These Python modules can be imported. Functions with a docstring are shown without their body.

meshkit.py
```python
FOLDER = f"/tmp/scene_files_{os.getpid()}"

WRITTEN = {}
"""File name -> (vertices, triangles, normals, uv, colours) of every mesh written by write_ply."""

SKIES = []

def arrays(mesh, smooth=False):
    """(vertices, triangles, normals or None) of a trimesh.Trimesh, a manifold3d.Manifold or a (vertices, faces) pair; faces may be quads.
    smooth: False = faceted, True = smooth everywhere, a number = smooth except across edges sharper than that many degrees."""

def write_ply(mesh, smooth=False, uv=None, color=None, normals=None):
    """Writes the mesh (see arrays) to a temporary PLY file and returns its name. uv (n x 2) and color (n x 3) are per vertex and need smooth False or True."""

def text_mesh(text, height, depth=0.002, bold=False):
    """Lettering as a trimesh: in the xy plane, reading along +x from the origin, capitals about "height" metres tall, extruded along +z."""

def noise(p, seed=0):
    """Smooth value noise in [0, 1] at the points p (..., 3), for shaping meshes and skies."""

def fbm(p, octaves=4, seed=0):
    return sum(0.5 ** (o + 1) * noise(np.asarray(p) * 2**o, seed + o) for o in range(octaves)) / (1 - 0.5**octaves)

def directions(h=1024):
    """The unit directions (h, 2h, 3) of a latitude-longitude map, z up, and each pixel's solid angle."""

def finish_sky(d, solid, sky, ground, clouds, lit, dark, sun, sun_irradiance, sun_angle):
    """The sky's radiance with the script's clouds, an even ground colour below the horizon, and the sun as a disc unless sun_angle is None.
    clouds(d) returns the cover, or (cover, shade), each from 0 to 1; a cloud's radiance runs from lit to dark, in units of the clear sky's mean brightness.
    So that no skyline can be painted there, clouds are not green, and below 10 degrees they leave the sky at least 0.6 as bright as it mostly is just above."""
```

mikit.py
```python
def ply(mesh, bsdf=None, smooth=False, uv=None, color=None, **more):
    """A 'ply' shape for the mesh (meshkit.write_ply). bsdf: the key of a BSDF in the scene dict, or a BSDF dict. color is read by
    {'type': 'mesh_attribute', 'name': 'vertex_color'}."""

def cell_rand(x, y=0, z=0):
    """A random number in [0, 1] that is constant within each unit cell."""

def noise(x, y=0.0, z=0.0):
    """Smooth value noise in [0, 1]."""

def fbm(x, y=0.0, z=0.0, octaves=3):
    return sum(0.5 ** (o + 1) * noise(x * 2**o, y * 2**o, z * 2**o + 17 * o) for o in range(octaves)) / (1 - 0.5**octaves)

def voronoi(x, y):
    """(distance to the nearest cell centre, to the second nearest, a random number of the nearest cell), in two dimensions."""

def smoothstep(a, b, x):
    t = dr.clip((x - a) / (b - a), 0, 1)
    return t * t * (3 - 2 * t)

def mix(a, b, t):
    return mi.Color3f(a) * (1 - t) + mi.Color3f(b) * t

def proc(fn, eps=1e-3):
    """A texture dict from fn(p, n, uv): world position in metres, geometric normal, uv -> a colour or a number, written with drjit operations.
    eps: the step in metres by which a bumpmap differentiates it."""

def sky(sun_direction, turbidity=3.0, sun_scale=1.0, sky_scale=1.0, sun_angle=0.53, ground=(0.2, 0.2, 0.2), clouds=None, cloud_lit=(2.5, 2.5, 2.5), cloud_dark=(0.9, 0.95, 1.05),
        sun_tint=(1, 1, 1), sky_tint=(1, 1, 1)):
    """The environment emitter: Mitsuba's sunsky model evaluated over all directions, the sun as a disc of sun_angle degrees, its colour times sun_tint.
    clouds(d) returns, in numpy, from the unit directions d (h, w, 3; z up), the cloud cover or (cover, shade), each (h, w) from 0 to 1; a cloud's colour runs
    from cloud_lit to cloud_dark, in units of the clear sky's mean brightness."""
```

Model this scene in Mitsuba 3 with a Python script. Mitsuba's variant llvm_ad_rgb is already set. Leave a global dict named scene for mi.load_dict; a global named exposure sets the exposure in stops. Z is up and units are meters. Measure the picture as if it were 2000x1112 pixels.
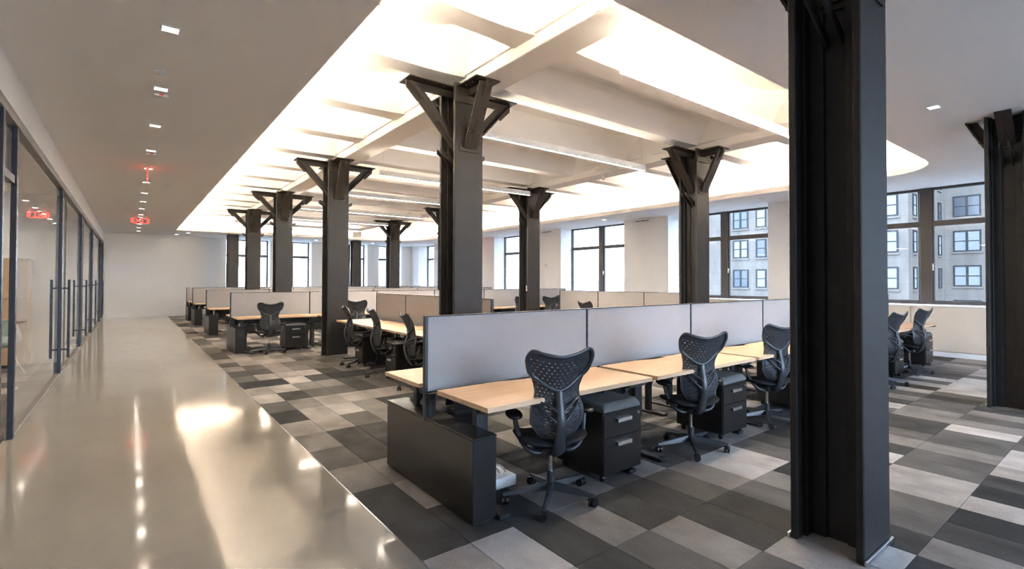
import math
import numpy as np
import trimesh
import shapely.geometry as sg
import drjit as dr
import mitsuba as mi
import mikit
import meshkit

T = mi.ScalarTransform4f
rng = np.random.default_rng(7)
scene, labels = {"type": "scene"}, {}

# ------------------------------------------------------------------ camera, sky, exposure
FOCAL, YAW, PITCH, EYE = 1003.0, math.radians(42.3), math.radians(0.87), np.array([0, 0, 1.5])
CX, HORIZON = 1167.5, 549.0
PV = HORIZON - FOCAL * math.tan(PITCH)
FWD = np.array([math.sin(YAW) * math.cos(PITCH), math.cos(YAW) * math.cos(PITCH), math.sin(PITCH)])
RIGHT = np.array([math.cos(YAW), -math.sin(YAW), 0])
UP = np.cross(RIGHT, FWD)
scene["camera"] = {
    "type": "perspective", "fov": math.degrees(2 * math.atan(1000 / FOCAL)), "fov_axis": "x",
    "principal_point_offset_x": (1000 - CX) / 2000, "principal_point_offset_y": (556 - PV) / 1112,
    "near_clip": 0.05, "far_clip": 1000.0,
    "to_world": T().look_at(origin=EYE.tolist(), target=(EYE + FWD).tolist(), up=[0, 0, 1]),
}
exposure = 2.92
COVE, PENDANT, UPLIGHT, DOWNLIGHT, UNSEEN_OFFICE_LIGHT = 28.0, 44.0, 5.0, 9.0, 5.0
WARM = (1.0, 0.845, 0.67)
SKY = 122.0


def overcast(d):
    n = meshkit.fbm(d * 2.2, 3, 5)
    return 0.55 + 0.45 * n, 0.35 * meshkit.fbm(d * 4.0, 3, 9)


scene["sky"] = {**mikit.sky((-0.55, -0.6, 0.75), turbidity=3.0, sun_scale=0.0, sky_scale=0.1 * SKY, clouds=overcast,
                            cloud_lit=(1.5, 2.0, 2.75), cloud_dark=(1.05, 1.35, 1.85), ground=(0.22, 0.22, 0.22), sky_tint=(1.0, 1.0, 1.0)), "sampling_weight": 14.0}


# ------------------------------------------------------------------ materials
def rgb(*c):
    return {"type": "rgb", "value": list(c)}


def two(b):
    return {"type": "twosided", "bsdf": b}


def mat(name, b):
    scene[name] = b


def pr(color, rough=0.5, metal=0.0, spec=0.5, **k):
    c = rgb(*color) if isinstance(color, tuple) else color
    return two({"type": "principled", "base_color": c, "roughness": rough, "metallic": metal, "specular": spec, **k})


def paint(c):
    return two({"type": "diffuse", "reflectance": rgb(*c)})


mat("white_paint", paint((0.80, 0.785, 0.76)))
mat("ceiling_paint", paint((0.86, 0.845, 0.82)))
mat("slab_paint", paint((0.84, 0.815, 0.78)))
mat("lower_wall_paint", paint((0.64, 0.55, 0.45)))
mat("trim_white", pr((0.80, 0.79, 0.77), 0.4))


def concrete(p, n, uv):
    a = mikit.fbm(p.x * 0.9, p.y * 0.5, 0.0, 4)
    b = mikit.fbm(p.x * 7.0, p.y * 3.0, 3.0, 3)
    c = mikit.fbm(p.x * 90, p.y * 90, 1.0, 2)
    return mikit.mix((0.195, 0.178, 0.146), (0.27, 0.248, 0.208), dr.clip(0.55 * a + 0.3 * b + 0.15 * c, 0, 1))


def concrete_rough(p, n, uv):
    return 0.05 + 0.09 * mikit.fbm(p.x * 2.2, p.y * 1.3, 5.0, 4)


mat("polished_concrete", pr(mikit.proc(concrete), mikit.proc(concrete_rough), 0.0, 0.5))

TONES = [(0.020, 0.0215, 0.0225), (0.034, 0.0345, 0.0345), (0.063, 0.062, 0.060), (0.116, 0.111, 0.106), (0.195, 0.183, 0.172), (0.290, 0.270, 0.252)]


def carpet_fn(tone):
    def f(p, n, uv):
        m = mikit.fbm(p.x * 6.0, p.y * 3.6, 2.0, 4)
        g = mikit.noise(p.x * 260, p.y * 260, 0.0)
        return mi.Color3f(tone) * (0.45 + 0.8 * m + 0.3 * g)
    return f


for k_, t_ in enumerate(TONES):
    mat(f"carpet_{k_}", pr(mikit.proc(carpet_fn(t_)), 0.95, 0.0, 0.1))


def far_carpet(p, n, uv):
    r = mikit.cell_rand(dr.floor((p.x - 1.165) / 0.29), dr.floor((p.y - 0.92) / 0.588), 3)
    m = mikit.fbm(p.x * 5.0, p.y * 2.2, 2.0, 3)
    return mikit.mix((0.035, 0.034, 0.033), (0.23, 0.205, 0.185), r * r) * (0.7 + 0.6 * m)


mat("carpet_mixed", pr(mikit.proc(far_carpet), 0.95, 0.0, 0.1))
mat("carpet_backing", paint((0.05, 0.05, 0.05)))


def column_paint(p, n, uv):
    return mikit.mix((0.0105, 0.0103, 0.0102), (0.0165, 0.0160, 0.0158), mikit.fbm(p.x * 24, p.z * 24, p.y * 24, 3))


mat("column_steel", pr(mikit.proc(column_paint), 0.5, 0.0, 0.28))
mat("bracket_steel", pr((0.019, 0.0165, 0.0145), 0.5, 0.0, 0.3))
mat("bare_steel", pr((0.55, 0.56, 0.58), 0.28, 1.0))
mat("frame_blue_black", pr((0.014, 0.017, 0.026), 0.35))
mat("header_grey", pr((0.12, 0.11, 0.10), 0.5))
mat("window_bronze", pr((0.035, 0.031, 0.030), 0.42))


def wood_fn(ax):
    def f(p, n, uv):
        a, b = (p.x, p.y) if ax == 0 else (p.y, p.x)
        g = mikit.fbm(a * 1.6, b * 26.0, p.z * 3.0, 4)
        h = mikit.noise(a * 9.0, b * 190.0, 0.0)
        return mikit.mix((0.56, 0.365, 0.22), (0.71, 0.485, 0.31), dr.clip(0.75 * g + 0.25 * h, 0, 1))
    return f


mat("maple_laminate", pr(mikit.proc(wood_fn(0)), 0.5, 0.0, 0.22))
mat("maple_laminate_cross", pr(mikit.proc(wood_fn(1)), 0.5, 0.0, 0.22))
mat("cabinet_oak", pr((0.42, 0.28, 0.16), 0.5))
mat("black_metal", pr((0.010, 0.0105, 0.012), 0.45))
mat("black_laminate", pr((0.0115, 0.0105, 0.0095), 0.34, 0.0, 0.4))


def fabric(p, n, uv):
    g = mikit.noise((p.x + p.y) * 420, p.z * 420, 0.0)
    return mi.Color3f(0.33, 0.323, 0.32) * (0.86 + 0.26 * g)


mat("panel_fabric", pr(mikit.proc(fabric), 0.9, 0.0, 0.15, sheen=0.2))
mat("chair_graphite", pr((0.022, 0.025, 0.029), 0.38, 0.0, 0.55))
mat("chair_shell", pr((0.026, 0.029, 0.034), 0.45, 0.0, 0.5))
mat("chair_seat", pr((0.012, 0.0125, 0.014), 0.8, 0.0, 0.3))
mat("caster_black", pr((0.008, 0.008, 0.009), 0.4))
mat("cushion_grey", pr((0.105, 0.108, 0.104), 0.62, 0.0, 0.4))
mat("brushed_silver", pr((0.72, 0.71, 0.69), 0.3, 1.0))
mat("chrome", pr((0.75, 0.76, 0.78), 0.12, 1.0))
mat("white_plastic", pr((0.72, 0.71, 0.69), 0.35))
mat("grey_plastic", pr((0.35, 0.35, 0.36), 0.5))
mat("dark_plastic", pr((0.03, 0.03, 0.032), 0.5))
mat("clear_glass", {"type": "thindielectric", "int_ior": 1.5})
mat("acrylic", {"type": "thindielectric", "int_ior": 1.45})
mat("red_letters", pr((0.75, 0.04, 0.03), 0.4))
mat("shell_chair_green", pr((0.42, 0.47, 0.42), 0.45))


def stone(p, n, uv):
    a = mikit.fbm(p.y * 0.5 + p.x * 0.5, p.z * 0.22, 0.0, 4)
    b = mikit.fbm(p.y * 2.5 + p.x * 2.5, p.z * 0.6, 4.0, 3)
    cz = mikit.smoothstep(0.0, 0.06, dr.abs(p.z / 1.2 - dr.round(p.z / 1.2)))
    return mikit.mix((0.075, 0.067, 0.058), (0.14, 0.124, 0.108), dr.clip(0.6 * a + 0.4 * b, 0, 1)) * (0.9 + 0.1 * cz)


mat("facade_stone", two({"type": "diffuse", "reflectance": mikit.proc(stone)}))
mat("facade_frame", pr((0.012, 0.013, 0.014), 0.5, 0.0, 0.2))
mat("facade_pane", pr((0.035, 0.042, 0.05), 0.2, 0.0, 0.4))
mat("facade_blind", pr((0.13, 0.14, 0.145), 0.6, 0.0, 0.3))
mat("street", paint((0.16, 0.16, 0.16)))


# ------------------------------------------------------------------ helpers
def lab(key, label=None, category=None, group=None, kind=None):
    d = {k: v for k, v in (("label", label), ("category", category), ("group", group), ("kind", kind)) if v}
    labels[key] = {**labels.get(key, {}), **d}


def num(name, i):
    return name if i == 0 else f"{name}_{i:03d}"


USED = {}


def new(name):
    i = USED.get(name, 0)
    USED[name] = i + 1
    return num(name, i)


def put(key, shape, to_world=None):
    scene[key] = {**shape, "to_world": to_world} if to_world is not None else shape


def box(x0, x1, y0, y1, z0, z1, c=0.0):
    x0, x1, y0, y1, z0, z1 = min(x0, x1), max(x0, x1), min(y0, y1), max(y0, y1), min(z0, z1), max(z0, z1)
    if c <= 0:
        return trimesh.creation.box(bounds=[[x0, y0, z0], [x1, y1, z1]])
    c = min(c, (x1 - x0) * .45, (y1 - y0) * .45, (z1 - z0) * .45)
    pts = []
    for sx in (0, 1):
        for sy in (0, 1):
            for sz in (0, 1):
                X, Y, Z = (x0, x1)[sx], (y0, y1)[sy], (z0, z1)[sz]
                dx, dy, dz = (c, -c)[sx], (c, -c)[sy], (c, -c)[sz]
                pts += [[X, Y + dy, Z + dz], [X + dx, Y, Z + dz], [X + dx, Y + dy, Z]]
    return trimesh.convex.convex_hull(np.array(pts))


def cat(*m):
    return trimesh.util.concatenate([x for x in m if x is not None])


def hull(pts):
    return trimesh.convex.convex_hull(np.asarray(pts, float))


def prism(poly, z0, z1, axes="xyz"):
    """polygon extruded; axes names which world axes the polygon's x, its y and the extrusion take"""
    m = trimesh.creation.extrude_polygon(poly, z1 - z0, engine="earcut")
    m.apply_translation([0, 0, z0])
    if axes != "xyz":
        idx = ["xyz".index(a) for a in axes]
        v = np.empty_like(m.vertices)
        for k, a in enumerate(idx):
            v[:, a] = m.vertices[:, k]
        f = m.faces
        perm = np.zeros((3, 3))
        for k, a in enumerate(idx):
            perm[a, k] = 1
        if np.linalg.det(perm) < 0:
            f = f[:, ::-1]
        m = trimesh.Trimesh(v, f, process=False)
    return m


def tube(path, r, sides=10, closed=False, flat=None, ref=None):
    """swept tube along a path; r scalar/array; flat=(a,b) multiplies the two section axes"""
    p = np.asarray(path, float)
    n = len(p)
    t = (np.roll(p, -1, 0) - np.roll(p, 1, 0)) if closed else np.gradient(p, axis=0)
    t /= np.linalg.norm(t, axis=1, keepdims=True) + 1e-12
    ref = np.array([0, 0, 1.0]) if ref is None else np.asarray(ref, float)
    a = np.cross(t, ref)
    bad = np.linalg.norm(a, axis=1) < 1e-3
    a[bad] = np.cross(t[bad], [1.0, 0.02, 0])
    a /= np.linalg.norm(a, axis=1, keepdims=True)
    b = np.cross(t, a)
    fa, fb = flat or (1, 1)
    ang = np.arange(sides) * 2 * np.pi / sides
    r = np.broadcast_to(r, (n,))
    v = p[:, None] + r[:, None, None] * (np.cos(ang)[None, :, None] * fa * a[:, None] + np.sin(ang)[None, :, None] * fb * b[:, None])
    v = v.reshape(-1, 3)
    m = n if closed else n - 1
    i, j = np.meshgrid(np.arange(m), np.arange(sides), indexing="ij")
    i2 = (i + 1) % n
    q = np.stack([i * sides + j, i * sides + (j + 1) % sides, i2 * sides + (j + 1) % sides, i2 * sides + j], -1).reshape(-1, 4)
    f = np.vstack([q[:, [0, 2, 1]], q[:, [0, 3, 2]]])
    if not closed:
        c0, c1 = len(v), len(v) + 1
        v = np.vstack([v, p[:1], p[-1:]])
        k = np.arange(sides)
        f = np.vstack([f, np.stack([np.full(sides, c0), (k + 1) % sides, k][::-1], -1), np.stack([np.full(sides, c1), (n - 1) * sides + k, (n - 1) * sides + (k + 1) % sides][::-1], -1)])
    mm = trimesh.Trimesh(v, f, process=False)
    if mm.volume < 0:
        mm.invert()
    return mm


def spline(pts, n=24):
    from scipy.interpolate import CubicSpline
    p = np.asarray(pts, float)
    s = np.r_[0, np.cumsum(np.linalg.norm(np.diff(p, axis=0), axis=1))]
    return CubicSpline(s, p)(np.linspace(0, s[-1], n))


def cyl(r, z0, z1, x=0, y=0, n=16):
    m = trimesh.creation.cylinder(radius=r, height=z1 - z0, sections=n)
    m.apply_translation([x, y, (z0 + z1) / 2])
    return m


def moved(m, t):
    m = m.copy()
    m.apply_translation(t)
    return m


def rotz(m, deg, t=(0, 0, 0)):
    m = m.copy()
    m.apply_transform(trimesh.transformations.rotation_matrix(math.radians(deg), [0, 0, 1]))
    m.apply_translation(t)
    return m


def at(x, y, z=0.0, deg=0.0):
    return T().translate([float(x), float(y), float(z)]).rotate([0, 0, 1], float(deg))


def struct(key, mesh, bsdf, smooth=False, label=None):
    scene[key] = mikit.ply(mesh, bsdf, smooth)
    if "__" not in key:
        lab(key, label, kind="structure")


def pixel(p):
    q = np.asarray(p, float) - EYE
    d = q @ FWD
    return CX + FOCAL * (q @ RIGHT) / d, PV - FOCAL * (q @ UP) / d, d


ORD = "first second third fourth fifth sixth seventh eighth ninth tenth eleventh twelfth thirteenth fourteenth fifteenth".split()

# ------------------------------------------------------------------ room
X0, X1, XG = -0.82, 11.9, 12.55        # glass wall, window wall face, its outer face
YB, YE, YF, YO = -4.0, 28.5, 29.0, 29.65
ZC, ZS = 3.46, 4.50                      # lowered ceiling, slab
CARPET_X = 1.165
OX0, OX1, OY0, OY1 = 1.28, 10.5, 2.56, 25.75   # opening in the lowered ceiling

# floor: concrete walk and carpet
struct("floor", box(X0 - 0.05, CARPET_X, YB, YE, -0.12, 0.0), "polished_concrete", label="polished beige concrete walkway running along the glass wall")
scene["floor__edge_trim"] = mikit.ply(box(CARPET_X - 0.004, CARPET_X + 0.004, YB, YE, -0.01, 0.0015), "bare_steel")
scene["floor__carpet_backing"] = mikit.ply(box(CARPET_X, XG, YB, YO, -0.12, -0.006), "carpet_backing")
PX, PY = 0.29, 0.588
GX0, GY0 = CARPET_X, 0.92 - 9 * 0.588
# tone of single planks (column from the walkway, row), 0 dark to 3 light
hints = {
    (0, 11): 2.2, (0, 12): 0.6, (0, 14): 1.7, (0, 15): 1.0, (0, 16): 1.6, (0, 17): 2.5, (0, 18): 0, (0, 19): 1, (0, 20): 2.8, (0, 21): 2.7, (0, 22): 0.3,
    (0, 23): 1.2, (0, 25): 1, (0, 26): 3, (1, 11): 2.8, (1, 12): 0.5, (1, 13): 2.6, (1, 15): 0.5, (1, 16): 0.8, (1, 17): 2.6, (1, 18): 2.6, (1, 19): 2,
    (1, 20): 0.8, (1, 21): 3, (1, 23): 2.6, (1, 25): 2.5, (1, 27): 1, (2, 10): 0.4, (2, 11): 0.5, (2, 12): 0.4, (2, 17): 1, (2, 18): 3, (2, 19): 2.6, (2,
    20): 1, (2, 22): 3, (2, 23): 2.7, (2, 24): 3, (2, 26): 0.8, (3, 10): 1.2, (3, 11): 2, (3, 12): 1.8, (3, 18): 1.8, (3, 19): 2.8, (3, 20): 1.2, (3, 21):
    1.8, (3, 22): 0.8, (3, 23): 3, (3, 25): 3, (3, 27): 3, (4, 10): 1.9, (4, 11): 0.8, (4, 21): 0.7, (4, 24): 0.8, (5, 9): 2.2, (5, 10): 0.6, (5, 11):
    0.7, (6, 10): 0.7, (6, 11): 1.4, (6, 12): 2.2, (7, 8): 1.6, (7, 9): 0.5, (7, 10): 1.3, (7, 11): 2, (7, 12): 0.9, (8, 8): 0.5, (8, 9): 1.4, (8, 10): 2,
    (8, 11): 2.9, (9, 11): 3, (10, 8): 2.5, (10, 9): 2.6, (10, 11): 1, (12, 8): 0.8, (12, 9): 1, (12, 10): 3, (14, 8): 3, (14, 9): 1.9, (14, 10): 2, (17,
    9): 3, (17, 10): 0.8, (18, 10): 1.7, (19, 9): 1.4, (19, 11): 3, (20, 10): 1.1, (21, 10): 1.3, (21, 11): 1.6, (24, 10): 3, (27, 11): 2.9, (30, 10):
    2.6, (32, 11): 1.1, (34, 11): 2.8
}
planks, gap = [], 0.0012
ni, nj = int((X1 + 0.02 - GX0) // PX) + 1, int((YF - GY0) // PY) + 1
prev = 1.0
for j in range(nj):
    for i in range(ni):
        tone = hints.get((i, j))
        if tone is None:
            if rng.random() < 0.45:
                tone = prev + rng.normal(0, 0.25)
            else:
                tone = float(rng.choice([0.2, 0.6, 0.9, 1.3, 1.8, 2.4, 2.9], p=[.12, .2, .2, .16, .14, .1, .08]))
        prev = tone
        x0, y0 = GX0 + i * PX, GY0 + j * PY
        x1, y1 = min(x0 + PX, X1), min(y0 + PY, YF)
        if x1 - x0 < 0.02 or y1 - y0 < 0.02 or y1 < YB + 0.1:
            continue
        y0 = max(y0, YB)
        us = [pixel((a, b, 0)) for a in (x0, x1) for b in (y0, y1)]
        size = 0
        if min(q[2] for q in us) > 0.3:
            uu, vv = [q[0] for q in us], [q[1] for q in us]
            if max(uu) > 0 and min(uu) < 2000 and max(vv) > 0 and min(vv) < 1112:
                P = [(q[0], q[1]) for q in us]
                size = abs(sg.Polygon([P[0], P[1], P[3], P[2]]).area)
        planks.append((size, x0 + gap, x1 - gap, y0 + gap, y1 - gap, int(np.clip(round(tone / 3 * 5), 0, 5))))
planks.sort(key=lambda t: -t[0])
unit = {}
rest = []
for k, (size, x0, x1, y0, y1, tone) in enumerate(planks):
    if k < 299 and size > 0:
        w, l = round(x1 - x0, 4), round(y1 - y0, 4)
        if (w, l, tone) not in unit:
            unit[(w, l, tone)] = mikit.ply(box(0, w, 0, l, -0.006, 0, 0.0015), f"carpet_{tone}")
        key = num("floor__carpet_tile", sum(1 for q in scene if q.startswith("floor__carpet_tile")))
        put(key, unit[(w, l, tone)], at(x0, y0, 0))
    else:
        rest.append(box(x0, x1, y0, y1, -0.006, 0))
scene["floor__distant_carpet"] = mikit.ply(cat(*rest), "carpet_mixed")
lab("floor__distant_carpet", "carpet planks too far off to tell apart", kind="stuff")

# walls
def openings(rect, holes):
    return sg.box(*rect).difference(sg.MultiPolygon([sg.box(*h) for h in holes]) if holes else sg.Polygon())


WIN_R = [(-3.1, -0.05), (1.75, 4.95), (6.69, 9.95), (11.8, 15.14), (16.75, 19.9), (21.4, 24.4), (26.0, 28.0)]
ZSILL, ZTR = 1.0, 2.65
struct("wall_right", prism(openings((YB, 0, YO, ZC), [(a, ZSILL, b, ZC + 1) for a, b in WIN_R]), X1, XG, "yzx"), "white_paint", label="white wall of deep piers between the tall windows")
scene["wall_right__lower_panel"] = mikit.ply(cat(*[box(X1 - 0.03, X1, y, min(y + 2.48, YF), 0.11, 0.985, 0.004) for y in np.arange(YB, YF, 2.5)]), "lower_wall_paint")
scene["wall_right__sill"] = mikit.ply(cat(*[box(X1 - 0.045, XG - 0.1, a, b, ZSILL - 0.015, ZSILL + 0.012, 0.004) for a, b in WIN_R]), "trim_white")
WIN_F = [(3.25, 4.98), (5.25, 6.78), (7.95, 9.5), (10.1, 11.35)]
struct("wall_back", prism(openings((2.41, 0, X1, ZC), [(a, ZSILL, b, ZC + 1) for a, b in WIN_F]), YF, YO, "xzy"), "white_paint", label="white end wall pierced by tall windows")
scene["wall_back__sill"] = mikit.ply(cat(*[box(a, b, YF - 0.04, YO - 0.1, ZSILL - 0.015, ZSILL + 0.012, 0.004) for a, b in WIN_F]), "trim_white")
struct("wall_back_corridor", box(X0 - 4.2, 2.41, YE, YO, 0, ZC), "white_paint", label="plain white wall closing the far end of the walkway")
struct("wall_front", prism(openings((X0 - 4.2, 0, XG, ZC), [(1.6, 0.8, 6.4, ZC - .05), (7.4, 0.8, 9.2, ZC - .05)]), YB - 0.2, YB, "xzy"), "white_paint", label="unseen white wall behind the camera, openings placed to let in daylight")  # out of view; openings sized to throw daylight on the front desk screens
struct("baseboard_back", box(X0, 2.41, YE - 0.018, YE, 0, 0.11, 0.003), "trim_white", label="white baseboard under the corridor end wall")
struct("baseboard_right", box(X1 - 0.02, X1, YB, YF, 0, 0.1, 0.003), "trim_white", label="low white baseboard along the window wall")

# lowered ceiling with its large rounded opening
def rounded(x0, x1, y0, y1, rnr, rfr):
    pts = [(x0, y0)]
    for t in np.linspace(-90, 0, 13):
        pts.append((x1 - rnr + rnr * math.cos(math.radians(t)), y0 + rnr + rnr * math.sin(math.radians(t))))
    for t in np.linspace(0, 90, 19):
        pts.append((x1 - rfr + rfr * math.cos(math.radians(t)), y1 - rfr + rfr * math.sin(math.radians(t))))
    pts.append((x0, y1 - 0.15))
    return sg.Polygon(pts)


opening = rounded(OX0, OX1, OY0, OY1, 0.95, 2.2)
struct("ceiling", prism(sg.box(X0, YB, XG, YO).difference(opening), ZC, ZC + 0.05), "ceiling_paint", label="lowered smooth ceiling around the lit opening")
scene["ceiling__opening_lip"] = mikit.ply(prism(opening.buffer(0.025, join_style=2).difference(opening), ZC, ZC + 0.115), "slab_paint")
cove_back = opening.buffer(0.62, join_style=2)
scene["ceiling__cove_back"] = mikit.ply(prism(cove_back.buffer(0.05, join_style=2).difference(cove_back), ZC + 0.05, ZS), "slab_paint", 30)
scene["ceiling__slab"] = mikit.ply(box(X0, XG, YB, YO, ZS, ZS + 0.2), "slab_paint")
strip = opening.buffer(0.22, join_style=2).difference(opening.buffer(0.17, join_style=2))
scene["ceiling__light_strip"] = mikit.ply(prism(strip, ZC + 0.055, ZC + 0.075), "white_plastic", emitter={"type": "area", "radiance": rgb(*(COVE * c for c in WARM)), "sampling_weight": 9.0})
lab("ceiling__light_strip", "glowing strip hidden behind the lip of the opening")

# girders over the two column lines, cross beams between
GA, GB = (3.02, 3.40), (7.70, 8.08)
ZG, ZBM = 3.87, 3.99
bx0, bx1 = OX0 - 0.62, OX1 + 0.62
for k, (a, b) in enumerate((GA, GB)):
    m = cat(box(a, b, OY0 - 0.6, OY1 + 0.6, ZG, ZS, 0.008), box(a - 0.03, b + 0.03, OY0 - 0.6, OY1 + 0.6, ZG + 0.14, ZG + 0.17))
    scene[num("ceiling__girder", k)] = mikit.ply(m, "slab_paint")
COL_Y = [1.07, 5.71, 11.05, 15.94, 20.52]
beam_y = [2.95, 4.45]
for a, b in zip(COL_Y[1:], COL_Y[2:] + [25.3]):
    beam_y += [a + 0.2, a + 0.3 + (b - a) / 3, a + 0.3 + 2 * (b - a) / 3]
bays = [(bx0, GA[0]), (GA[1], GB[0]), (GB[1], bx1)]
cnt = 0
for y in beam_y:
    for (a, b) in bays:
        n = 15
        xs = np.linspace(a, b, n)
        tt = np.linspace(0, 1, n)
        flare = np.maximum(0, 1 - np.minimum(tt, 1 - tt) * (b - a) / 0.55) ** 2
        V, Fc = [], []
        for x, fl in zip(xs, flare):
            w0, w1 = 0.15 + 0.05 * fl, 0.20 + 0.55 * fl
            zt = ZS
            V += [[x, y - w1, zt], [x, y - w0 - 0.02 - 0.1 * fl, zt - 0.16 - 0.05 * fl], [x, y - w0, ZBM], [x, y + w0, ZBM], [x, y + w0 + 0.02 + 0.1 * fl, zt - 0.16 - 0.05 * fl], [x, y + w1, zt]]
        for i in range(n - 1):
            for q in range(5):
                c0 = i * 6 + q
                Fc += [[c0, c0 + 1, c0 + 7], [c0, c0 + 7, c0 + 6]]
        m = trimesh.Trimesh(V, Fc, process=False)
        if m.face_normals[4][2] > 0:
            m.invert()
        scene[num("ceiling__beam", cnt)] = mikit.ply(m, "slab_paint", 35)
        cnt += 1

# ------------------------------------------------------------------ windows
def window(key, axis, a, b, label):
    """axis 'x': in the right-hand wall, spanning y a..b; axis 'y': in the end wall, spanning x a..b"""
    zt, c = ZC, (a + b) / 2
    n0 = (12.42 if axis == "x" else 29.53)

    def bb(s0, s1, z0, z1, d0, d1, ch=0.006):
        return box(n0 + d0, n0 + d1, s0, s1, z0, z1, ch) if axis == "x" else box(s0, s1, n0 + d0, n0 + d1, z0, z1, ch)

    wide = b - a > 2.5
    mw = 0.115 if wide else 0.05
    fr = [bb(a, a + 0.06, ZSILL, zt, 0, .08), bb(b - 0.06, b, ZSILL, zt, 0, .08), bb(a, b, ZSILL, ZSILL + 0.09, 0, .08), bb(a, b, zt - 0.05, zt + 0.02, 0, .08)]
    scene[key + "__frame"] = mikit.ply(cat(*fr), "window_bronze")
    scene[key + "__mullion"] = mikit.ply(cat(bb(c - mw, c + mw, ZSILL, zt, -0.02, .085), bb(c - mw - .035, c - mw, ZSILL, zt, 0.01, .075), bb(c + mw, c + mw + .035, ZSILL, zt, 0.01, .075)) if wide else bb(c - mw, c + mw, ZSILL, zt, -0.01, .085), "window_bronze")
    for k, (s0, s1) in enumerate(((a + .06, c - mw), (c + mw, b - .06))):
        scene[key + "__" + num("transom", k)] = mikit.ply(bb(s0, s1, ZTR, ZTR + 0.11, 0, .08), "window_bronze")
        scene[key + "__" + num("pane", 2 * k)] = mikit.ply(quad(axis, n0 + .045, s0, s1, ZSILL + .08, ZTR + .01), "clear_glass")
        scene[key + "__" + num("pane", 2 * k + 1)] = mikit.ply(quad(axis, n0 + .045, s0, s1, ZTR + .1, zt), "clear_glass")
    if wide:
        scene[key + "__handle"] = mikit.ply(cat(bb(c - mw - .03, c - mw - .005, 1.72, 1.86, -.035, -.02, .003), bb(c - mw - .028, c - mw - .008, 1.79, 1.83, -.03, .02, .003)), "brushed_silver")
    lab(key, label, kind="structure")


def quad(axis, n, s0, s1, z0, z1):
    v = [[n, s0, z0], [n, s1, z0], [n, s1, z1], [n, s0, z1]] if axis == "x" else [[s0, n, z0], [s1, n, z0], [s1, n, z1], [s0, n, z1]]
    return trimesh.Trimesh(v, [[0, 1, 2], [0, 2, 3]], process=False)


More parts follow.
